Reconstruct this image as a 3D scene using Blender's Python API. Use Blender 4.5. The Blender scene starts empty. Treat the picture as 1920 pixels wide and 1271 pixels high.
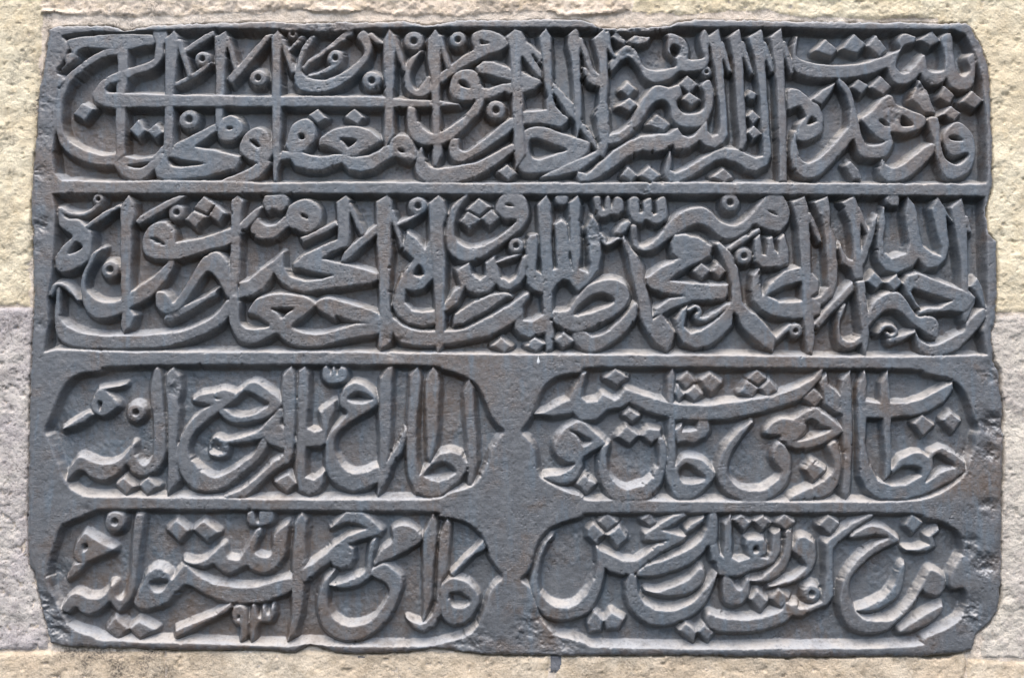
import bpy, math, random
import numpy as np
from mathutils import Vector

# ------------------------------------------------------------------ camera, world, sun
scene = bpy.context.scene
COL = scene.collection
FOC = 2100.0                      # focal length in photo pixels
PITCH = math.radians(6.1)
CAM_D = 2.1 * math.cos(PITCH)     # metres from the face of the tablet
CAM_Z = 2.0

cam_data = bpy.data.cameras.new("camera")
cam = bpy.data.objects.new("camera", cam_data)
COL.objects.link(cam)
cam.location = (0.0, -CAM_D, CAM_Z)
cam.rotation_euler = (math.radians(90) + PITCH, 0, 0)
cam_data.sensor_width = 36.0
cam_data.lens = 36.0 * FOC / 1920.0
cam_data.clip_start = 0.05
cam_data.clip_end = 200.0
scene.camera = cam

SUN_EL, SUN_AZ = math.radians(64), math.radians(-10)   # azimuth measured from straight behind the camera
world = bpy.data.worlds.new("World")
scene.world = world
world.use_nodes = True
wn = world.node_tree.nodes
wl = world.node_tree.links
bg = wn["Background"]
sky = wn.new("ShaderNodeTexSky")
sky.sky_type = 'NISHITA'
sky.sun_disc = False
sky.sun_elevation = SUN_EL
sky.air_density = 1.0
sky.dust_density = 3.0
sky.ozone_density = 1.0
wl.new(sky.outputs[0], bg.inputs[0])
bg.inputs[1].default_value = 0.13

sun_dir = Vector((math.sin(SUN_AZ) * math.cos(SUN_EL), -math.cos(SUN_AZ) * math.cos(SUN_EL), math.sin(SUN_EL)))
sky.sun_rotation = math.atan2(sun_dir.x, sun_dir.y)
sl = bpy.data.lights.new("sun", 'SUN')
sun = bpy.data.objects.new("sun", sl)
COL.objects.link(sun)
sun.rotation_euler = (-sun_dir).to_track_quat('-Z', 'Y').to_euler()
sl.energy = 1.3
sl.angle = math.radians(52)
sl.color = (1.0, 0.97, 0.93)

scene.view_settings.view_transform = 'Standard'
scene.view_settings.look = 'None'
scene.view_settings.exposure = 1.4
scene.view_settings.gamma = 1.0

# ------------------------------------------------------------------ helpers
def to_wall(u, v):
    """photo pixel -> millimetres on the face plane of the tablet (x right, z up)."""
    dx = (np.asarray(u, float) - 960.0) / FOC
    dy = (635.5 - np.asarray(v, float)) / FOC
    fy = math.cos(PITCH) - dy * math.sin(PITCH)
    t = CAM_D / fy
    return t * dx * 1000.0, (CAM_Z + t * (math.sin(PITCH) + dy * math.cos(PITCH))) * 1000.0

def vnoise(x, y, seed):
    """smooth lattice noise in -1..1"""
    xi = np.floor(x).astype(np.int64); yi = np.floor(y).astype(np.int64)
    fx = (x - xi).astype(np.float32); fy = (y - yi).astype(np.float32)
    fx = fx * fx * (3 - 2 * fx); fy = fy * fy * (3 - 2 * fy)
    rng = np.random.RandomState(seed)
    tab = rng.uniform(-1, 1, 65536).astype(np.float32)
    def h(a, b):
        return tab[((a * 73856093) ^ (b * 19349663)) & 65535]
    return ((h(xi, yi) * (1 - fx) + h(xi + 1, yi) * fx) * (1 - fy)
            + (h(xi, yi + 1) * (1 - fx) + h(xi + 1, yi + 1) * fx) * fy)

def fbm(x, y, scale, octaves, seed, gain=0.5):
    out = 0; a = 1.0; s = scale; tot = 0
    for o in range(octaves):
        out = out + a * vnoise(x / s + 17.3 * o, y / s - 9.1 * o, seed + o)
        tot += a; a *= gain; s *= 0.5
    return out / tot

def smooth_closed(p, n=4):
    P = np.asarray(p, float); m = len(P); out = []
    for i in range(m):
        p0, p1, p2, p3 = P[i - 1], P[i], P[(i + 1) % m], P[(i + 2) % m]
        for k in range(n):
            t = k / n
            out.append(0.5 * (2 * p1 + (p2 - p0) * t + (2 * p0 - 5 * p1 + 4 * p2 - p3) * t * t
                              + (3 * p1 - p0 - 3 * p2 + p3) * t ** 3))
    return np.array(out)

def smooth_open(P, n=5):
    P = np.asarray(P, float); m = len(P)
    if m == 2:
        return P
    Q = np.vstack([2 * P[0] - P[1], P, 2 * P[-1] - P[-2]]); out = []
    for i in range(1, m):
        p0, p1, p2, p3 = Q[i - 1], Q[i], Q[i + 1], Q[i + 2]
        for k in range(n):
            t = k / n
            out.append(0.5 * (2 * p1 + (p2 - p0) * t + (2 * p0 - 5 * p1 + 4 * p2 - p3) * t * t
                              + (3 * p1 - p0 - 3 * p2 + p3) * t ** 3))
    out.append(P[-1])
    return np.array(out)

CAP = 16.0     # signed distances are only kept within this many millimetres

class Grid:
    wear = None
    pore = None
    nrm = None
    grime = None
    def __init__(s, x0, x1, z0, z1, step):
        s.x0, s.z0, s.step = x0, z0, step
        s.nx = int((x1 - x0) / step) + 2; s.nz = int((z1 - z0) / step) + 2
        s.xs = (x0 + np.arange(s.nx) * step).astype(np.float32)
        s.zs = (z0 + np.arange(s.nz) * step).astype(np.float32)
    def window(s, a, b, c, d):
        i0 = max(0, int((a - s.x0) / s.step)); i1 = min(s.nx, int((b - s.x0) / s.step) + 2)
        j0 = max(0, int((c - s.z0) / s.step)); j1 = min(s.nz, int((d - s.z0) / s.step) + 2)
        return i0, max(i1, i0 + 1), j0, max(j1, j0 + 1)

def seg_dist(g, dist, w, a, b, ra=0.0, rb=0.0):
    """lower dist (window w) with the distance to the segment a-b minus a radius."""
    i0, i1, j0, j1 = w
    r = max(ra, rb) + CAP
    x0, x1, z0, z1 = g.window(min(a[0], b[0]) - r, max(a[0], b[0]) + r, min(a[1], b[1]) - r, max(a[1], b[1]) + r)
    x0 = max(x0, i0); x1 = min(x1, i1); z0 = max(z0, j0); z1 = min(z1, j1)
    if x1 <= x0 or z1 <= z0:
        return
    X = g.xs[None, x0:x1]; Z = g.zs[z0:z1, None]
    ex, ez = b[0] - a[0], b[1] - a[1]
    L = ex * ex + ez * ez + 1e-9
    t = np.clip(((X - a[0]) * ex + (Z - a[1]) * ez) / L, 0, 1)
    d = np.sqrt((X - a[0] - t * ex) ** 2 + (Z - a[1] - t * ez) ** 2) - (ra + (rb - ra) * t)
    v = dist[z0 - j0:z1 - j0, x0 - i0:x1 - i0]
    np.minimum(v, d, out=v)

def bbox_window(g, P, pad):
    return g.window(P[:, 0].min() - pad, P[:, 0].max() + pad, P[:, 1].min() - pad, P[:, 1].max() + pad)

def poly_sdf(g, P, w):
    i0, i1, j0, j1 = w
    dist = np.full((j1 - j0, i1 - i0), CAP, np.float32)
    wind = np.zeros((j1 - j0, i1 - i0), np.int16)
    xs = g.xs[i0:i1]
    n = len(P)
    for k in range(n):
        a, b = P[k], P[(k + 1) % n]
        seg_dist(g, dist, w, a, b)
        if a[1] == b[1]:
            continue
        lo, hi, sg = (a, b, 1) if a[1] < b[1] else (b, a, -1)
        ja = max(j0, int(math.ceil((lo[1] - g.z0) / g.step))); jb = min(j1, int(math.ceil((hi[1] - g.z0) / g.step)))
        if jb <= ja:
            continue
        zz = g.zs[ja:jb]
        xc = lo[0] + (zz - lo[1]) * (hi[0] - lo[0]) / (hi[1] - lo[1])
        wind[ja - j0:jb - j0] += (sg * (xs[None, :] > xc[:, None])).astype(np.int16)
    return np.where(wind != 0, -dist, dist)

def stroke_sdf(g, P, w):
    i0, i1, j0, j1 = w
    dist = np.full((j1 - j0, i1 - i0), CAP, np.float32)
    for k in range(len(P) - 1):
        seg_dist(g, dist, w, P[k, :2], P[k + 1, :2], P[k, 2], P[k + 1, 2])
    return dist

def make_mesh(name, verts, faces, material):
    me = bpy.data.meshes.new(name)
    nv, nf = len(verts), len(faces)
    me.vertices.add(nv)
    me.vertices.foreach_set("co", np.ascontiguousarray(verts, np.float32).ravel())
    me.loops.add(nf * 4)
    me.loops.foreach_set("vertex_index", np.ascontiguousarray(faces, np.int32).ravel())
    me.polygons.add(nf)
    me.polygons.foreach_set("loop_start", np.arange(0, nf * 4, 4, dtype=np.int32))
    me.materials.append(material)
    me.update(calc_edges=True)
    return me

def link(name, me, parent=None):
    o = bpy.data.objects.new(name, me)
    COL.objects.link(o)
    if parent is not None:
        o.parent = parent
    return o

def grid_patch(g, height, quads, material, name, origin):
    """mesh of the chosen quads (indices j*(nx-1)+i) of a height field; height in mm towards the viewer"""
    co, fc = patch_arrays(g, height, quads, origin)
    me = make_mesh(name, co, fc, material)
    if g.nrm is not None:
        me.polygons.foreach_set("use_smooth", np.ones(len(fc), bool))
        me.normals_split_custom_set_from_vertices(g.nrm.reshape(-1, 3)[g.used])
    if g.wear is not None:
        a = me.attributes.new("wear", 'FLOAT', 'POINT')
        a.data.foreach_set("value", g.wear.ravel()[g.used])
    if g.pore is not None:
        a = me.attributes.new("pore", 'FLOAT', 'POINT')
        a.data.foreach_set("value", g.pore.ravel()[g.used])
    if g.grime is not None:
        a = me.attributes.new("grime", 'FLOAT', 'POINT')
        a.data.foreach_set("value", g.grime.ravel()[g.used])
    return me

def patch_arrays(g, height, quads, origin):
    qj, qi = np.divmod(quads, g.nx - 1)
    c = np.stack([qj * g.nx + qi, qj * g.nx + qi + 1, (qj + 1) * g.nx + qi + 1, (qj + 1) * g.nx + qi], 1)
    used, inv = np.unique(c.ravel(), return_inverse=True)
    vj, vi = np.divmod(used, g.nx)
    co = np.stack([g.xs[vi] * 0.001 - origin[0], -height[vj, vi] * 0.001 - origin[1], g.zs[vj] * 0.001 - origin[2]], 1)
    g.used = used
    return co, inv.reshape(-1, 4)

# ------------------------------------------------------------------ materials
def nodes_of(name):
    m = bpy.data.materials.new(name)
    m.use_nodes = True
    nt = m.node_tree
    return m, nt, nt.nodes["Principled BSDF"]

def N(nt, kind, **kw):
    n = nt.nodes.new(kind)
    for k, v in kw.items():
        setattr(n, k, v)
    return n

def noise(nt, co, scale, detail=6, rough=0.6, dist=0.0):
    n = N(nt, "ShaderNodeTexNoise")
    n.inputs["Scale"].default_value = scale
    n.inputs["Detail"].default_value = detail
    n.inputs["Roughness"].default_value = rough
    n.inputs["Distortion"].default_value = dist
    nt.links.new(co, n.inputs["Vector"])
    return n.outputs["Fac"]

def remap(nt, val, a, b, c=0.0, d=1.0):
    n = N(nt, "ShaderNodeMapRange", interpolation_type='SMOOTHSTEP')
    nt.links.new(val, n.inputs[0])
    n.inputs[1].default_value = a; n.inputs[2].default_value = b
    n.inputs[3].default_value = c; n.inputs[4].default_value = d
    return n.outputs[0]

def mix(nt, fac, a, b):
    n = N(nt, "ShaderNodeMix", data_type='RGBA')
    if isinstance(fac, float): n.inputs[0].default_value = fac
    else: nt.links.new(fac, n.inputs[0])
    for i, c in ((6, a), (7, b)):
        if isinstance(c, tuple): n.inputs[i].default_value = (*c, 1)
        else: nt.links.new(c, n.inputs[i])
    return n.outputs[2]

def math_n(nt, op, a, b):
    n = N(nt, "ShaderNodeMath", operation=op)
    for i, c in enumerate((a, b)):
        if isinstance(c, (int, float)): n.inputs[i].default_value = c
        else: nt.links.new(c, n.inputs[i])
    return n.outputs[0]

def world_pos(nt, scale=(1, 1, 1)):
    geo = N(nt, "ShaderNodeNewGeometry")
    mp = N(nt, "ShaderNodeMapping")
    mp.inputs["Scale"].default_value = scale
    nt.links.new(geo.outputs["Position"], mp.inputs["Vector"])
    return geo, mp.outputs["Vector"]

def basalt_material():
    m, nt, p = nodes_of("dark_basalt")
    geo, co = world_pos(nt)
    _, streak = world_pos(nt, (5.0, 5.0, 0.8))
    _, lay = world_pos(nt, (1.0, 1.0, 5.0))
    big = noise(nt, co, 2.6, 6, 0.65, 0.5)
    mid = noise(nt, co, 11.0, 6, 0.65, 0.3)
    med = noise(nt, co, 34.0, 6, 0.7)
    fine = noise(nt, co, 160.0, 5, 0.75)
    grain = noise(nt, co, 420.0, 3, 0.8)
    ver = noise(nt, streak, 9.0, 5, 0.65)
    scr = noise(nt, lay, 90.0, 4, 0.7)
    c = mix(nt, remap(nt, big, 0.48, 0.60), BLUE, BROWN)
    c = mix(nt, remap(nt, mid, 0.50, 0.66, 0.0, 0.8), c, BROWN)
    info = N(nt, "ShaderNodeObjectInfo")
    c = mix(nt, math_n(nt, 'MULTIPLY', info.outputs["Random"], 0.40), c, BROWN)
    c = mix(nt, remap(nt, med, 0.40, 0.68, 0.0, 0.75), c, GREY)
    c = mix(nt, remap(nt, ver, 0.50, 0.68, 0.0, 0.7), c, (0.098, 0.124, 0.148))
    c = mix(nt, remap(nt, scr, 0.54, 0.74, 0.0, 0.45), c, (0.17, 0.17, 0.175))
    patch = remap(nt, mid, 0.38, 0.62, 0.25, 1.0)
    c = mix(nt, math_n(nt, 'MULTIPLY', patch, remap(nt, fine, 0.30, 0.46, 0.8, 0.0)), c, (0.026, 0.025, 0.026))
    c = mix(nt, math_n(nt, 'MULTIPLY', patch, remap(nt, fine, 0.55, 0.70, 0.0, 0.6)), c, (0.22, 0.222, 0.23))
    c = mix(nt, remap(nt, grain, 0.30, 0.44, 0.55, 0.0), c, (0.025, 0.024, 0.024))
    pa = N(nt, "ShaderNodeAttribute", attribute_name="pore")
    c = mix(nt, math_n(nt, 'MULTIPLY', pa.outputs["Fac"], 0.8), c, (0.022, 0.020, 0.019))
    at = N(nt, "ShaderNodeAttribute", attribute_name="wear")
    wr = math_n(nt, 'MULTIPLY', at.outputs["Fac"], remap(nt, fine, 0.40, 0.56, 0.1, 0.9))
    wr = math_n(nt, 'MULTIPLY', wr, remap(nt, mid, 0.38, 0.60, 0.2, 1.0))
    c = mix(nt, wr, c, (0.30, 0.305, 0.315))  # pale worn edges; the light they catch is painted into this colour
    # dust settled on ledges that face the sky
    sep = N(nt, "ShaderNodeSeparateXYZ")
    nt.links.new(geo.outputs["Normal"], sep.inputs[0])
    up = remap(nt, sep.outputs[2], 0.22, 0.70)
    dust = math_n(nt, 'MULTIPLY', up, remap(nt, med, 0.30, 0.56, 0.45, 1.0))
    dust = math_n(nt, 'MULTIPLY', dust, remap(nt, fine, 0.30, 0.50, 0.55, 1.0))
    dcol = mix(nt, remap(nt, mid, 0.4, 0.62), DUST_A, DUST_B)
    c = mix(nt, math_n(nt, 'MULTIPLY', dust, DUST_AMT), c, dcol)
    nt.links.new(c, p.inputs["Base Color"])
    r = remap(nt, med, 0.3, 0.7, 0.28, 0.50)
    rr = math_n(nt, 'ADD', r, math_n(nt, 'MULTIPLY', dust, 0.35))
    nt.links.new(rr, p.inputs["Roughness"])
    p.inputs["Specular IOR Level"].default_value = 0.6
    b = N(nt, "ShaderNodeBump")
    nt.links.new(remap(nt, mid, 0.35, 0.65, 0.22, 0.65), b.inputs["Strength"])
    b.inputs["Distance"].default_value = 0.0026
    hgt = math_n(nt, 'ADD', math_n(nt, 'MULTIPLY', fine, 0.9),
                 math_n(nt, 'ADD', math_n(nt, 'MULTIPLY', grain, 0.35),
                        math_n(nt, 'ADD', med, math_n(nt, 'MULTIPLY', scr, 0.6))))
    nt.links.new(hgt, b.inputs["Height"])
    nt.links.new(b.outputs[0], p.inputs["Normal"])
    return m

def sandstone(name, base, light, dark, pit=0.4, tool=0.0):
    m, nt, p = nodes_of(name)
    geo, co = world_pos(nt)
    big = noise(nt, co, 6.0, 5, 0.6, 0.3)
    med = noise(nt, co, 40.0, 6, 0.65)
    fine = noise(nt, co, 260.0, 4, 0.7)
    c = mix(nt, remap(nt, big, 0.36, 0.64), base, light)
    c = mix(nt, remap(nt, med, 0.46, 0.70, 0.0, 0.6), c, dark)
    c = mix(nt, remap(nt, fine, 0.34, 0.44, pit, 0.0), c, tuple(x * 0.4 for x in dark))
    c = mix(nt, remap(nt, fine, 0.56, 0.72, 0.0, 0.5), c, tuple(min(0.8, x * 1.25) for x in light))
    grain = noise(nt, co, 480.0, 3, 0.8)
    c = mix(nt, remap(nt, grain, 0.28, 0.44, 0.5 * pit + 0.2, 0.0), c, tuple(x * 0.45 for x in dark))
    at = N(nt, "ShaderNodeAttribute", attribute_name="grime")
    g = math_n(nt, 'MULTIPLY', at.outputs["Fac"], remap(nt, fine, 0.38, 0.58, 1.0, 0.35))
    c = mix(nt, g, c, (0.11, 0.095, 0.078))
    nt.links.new(c, p.inputs["Base Color"])
    p.inputs["Roughness"].default_value = 0.9
    p.inputs["Specular IOR Level"].default_value = 0.2
    b = N(nt, "ShaderNodeBump")
    b.inputs["Strength"].default_value = 0.8
    b.inputs["Distance"].default_value = 0.0036
    h = math_n(nt, 'ADD', math_n(nt, 'MULTIPLY', fine, 0.9), med)
    nt.links.new(h, b.inputs["Height"])
    nt.links.new(b.outputs[0], p.inputs["Normal"])
    return m

BLUE = (0.074, 0.091, 0.107)
BROWN = (0.104, 0.079, 0.063)
GREY = (0.112, 0.117, 0.122)
DUST_A = (0.40, 0.37, 0.335)
DUST_B = (0.345, 0.35, 0.355)
DUST_AMT = 0.85
M_STONE = basalt_material()

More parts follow.
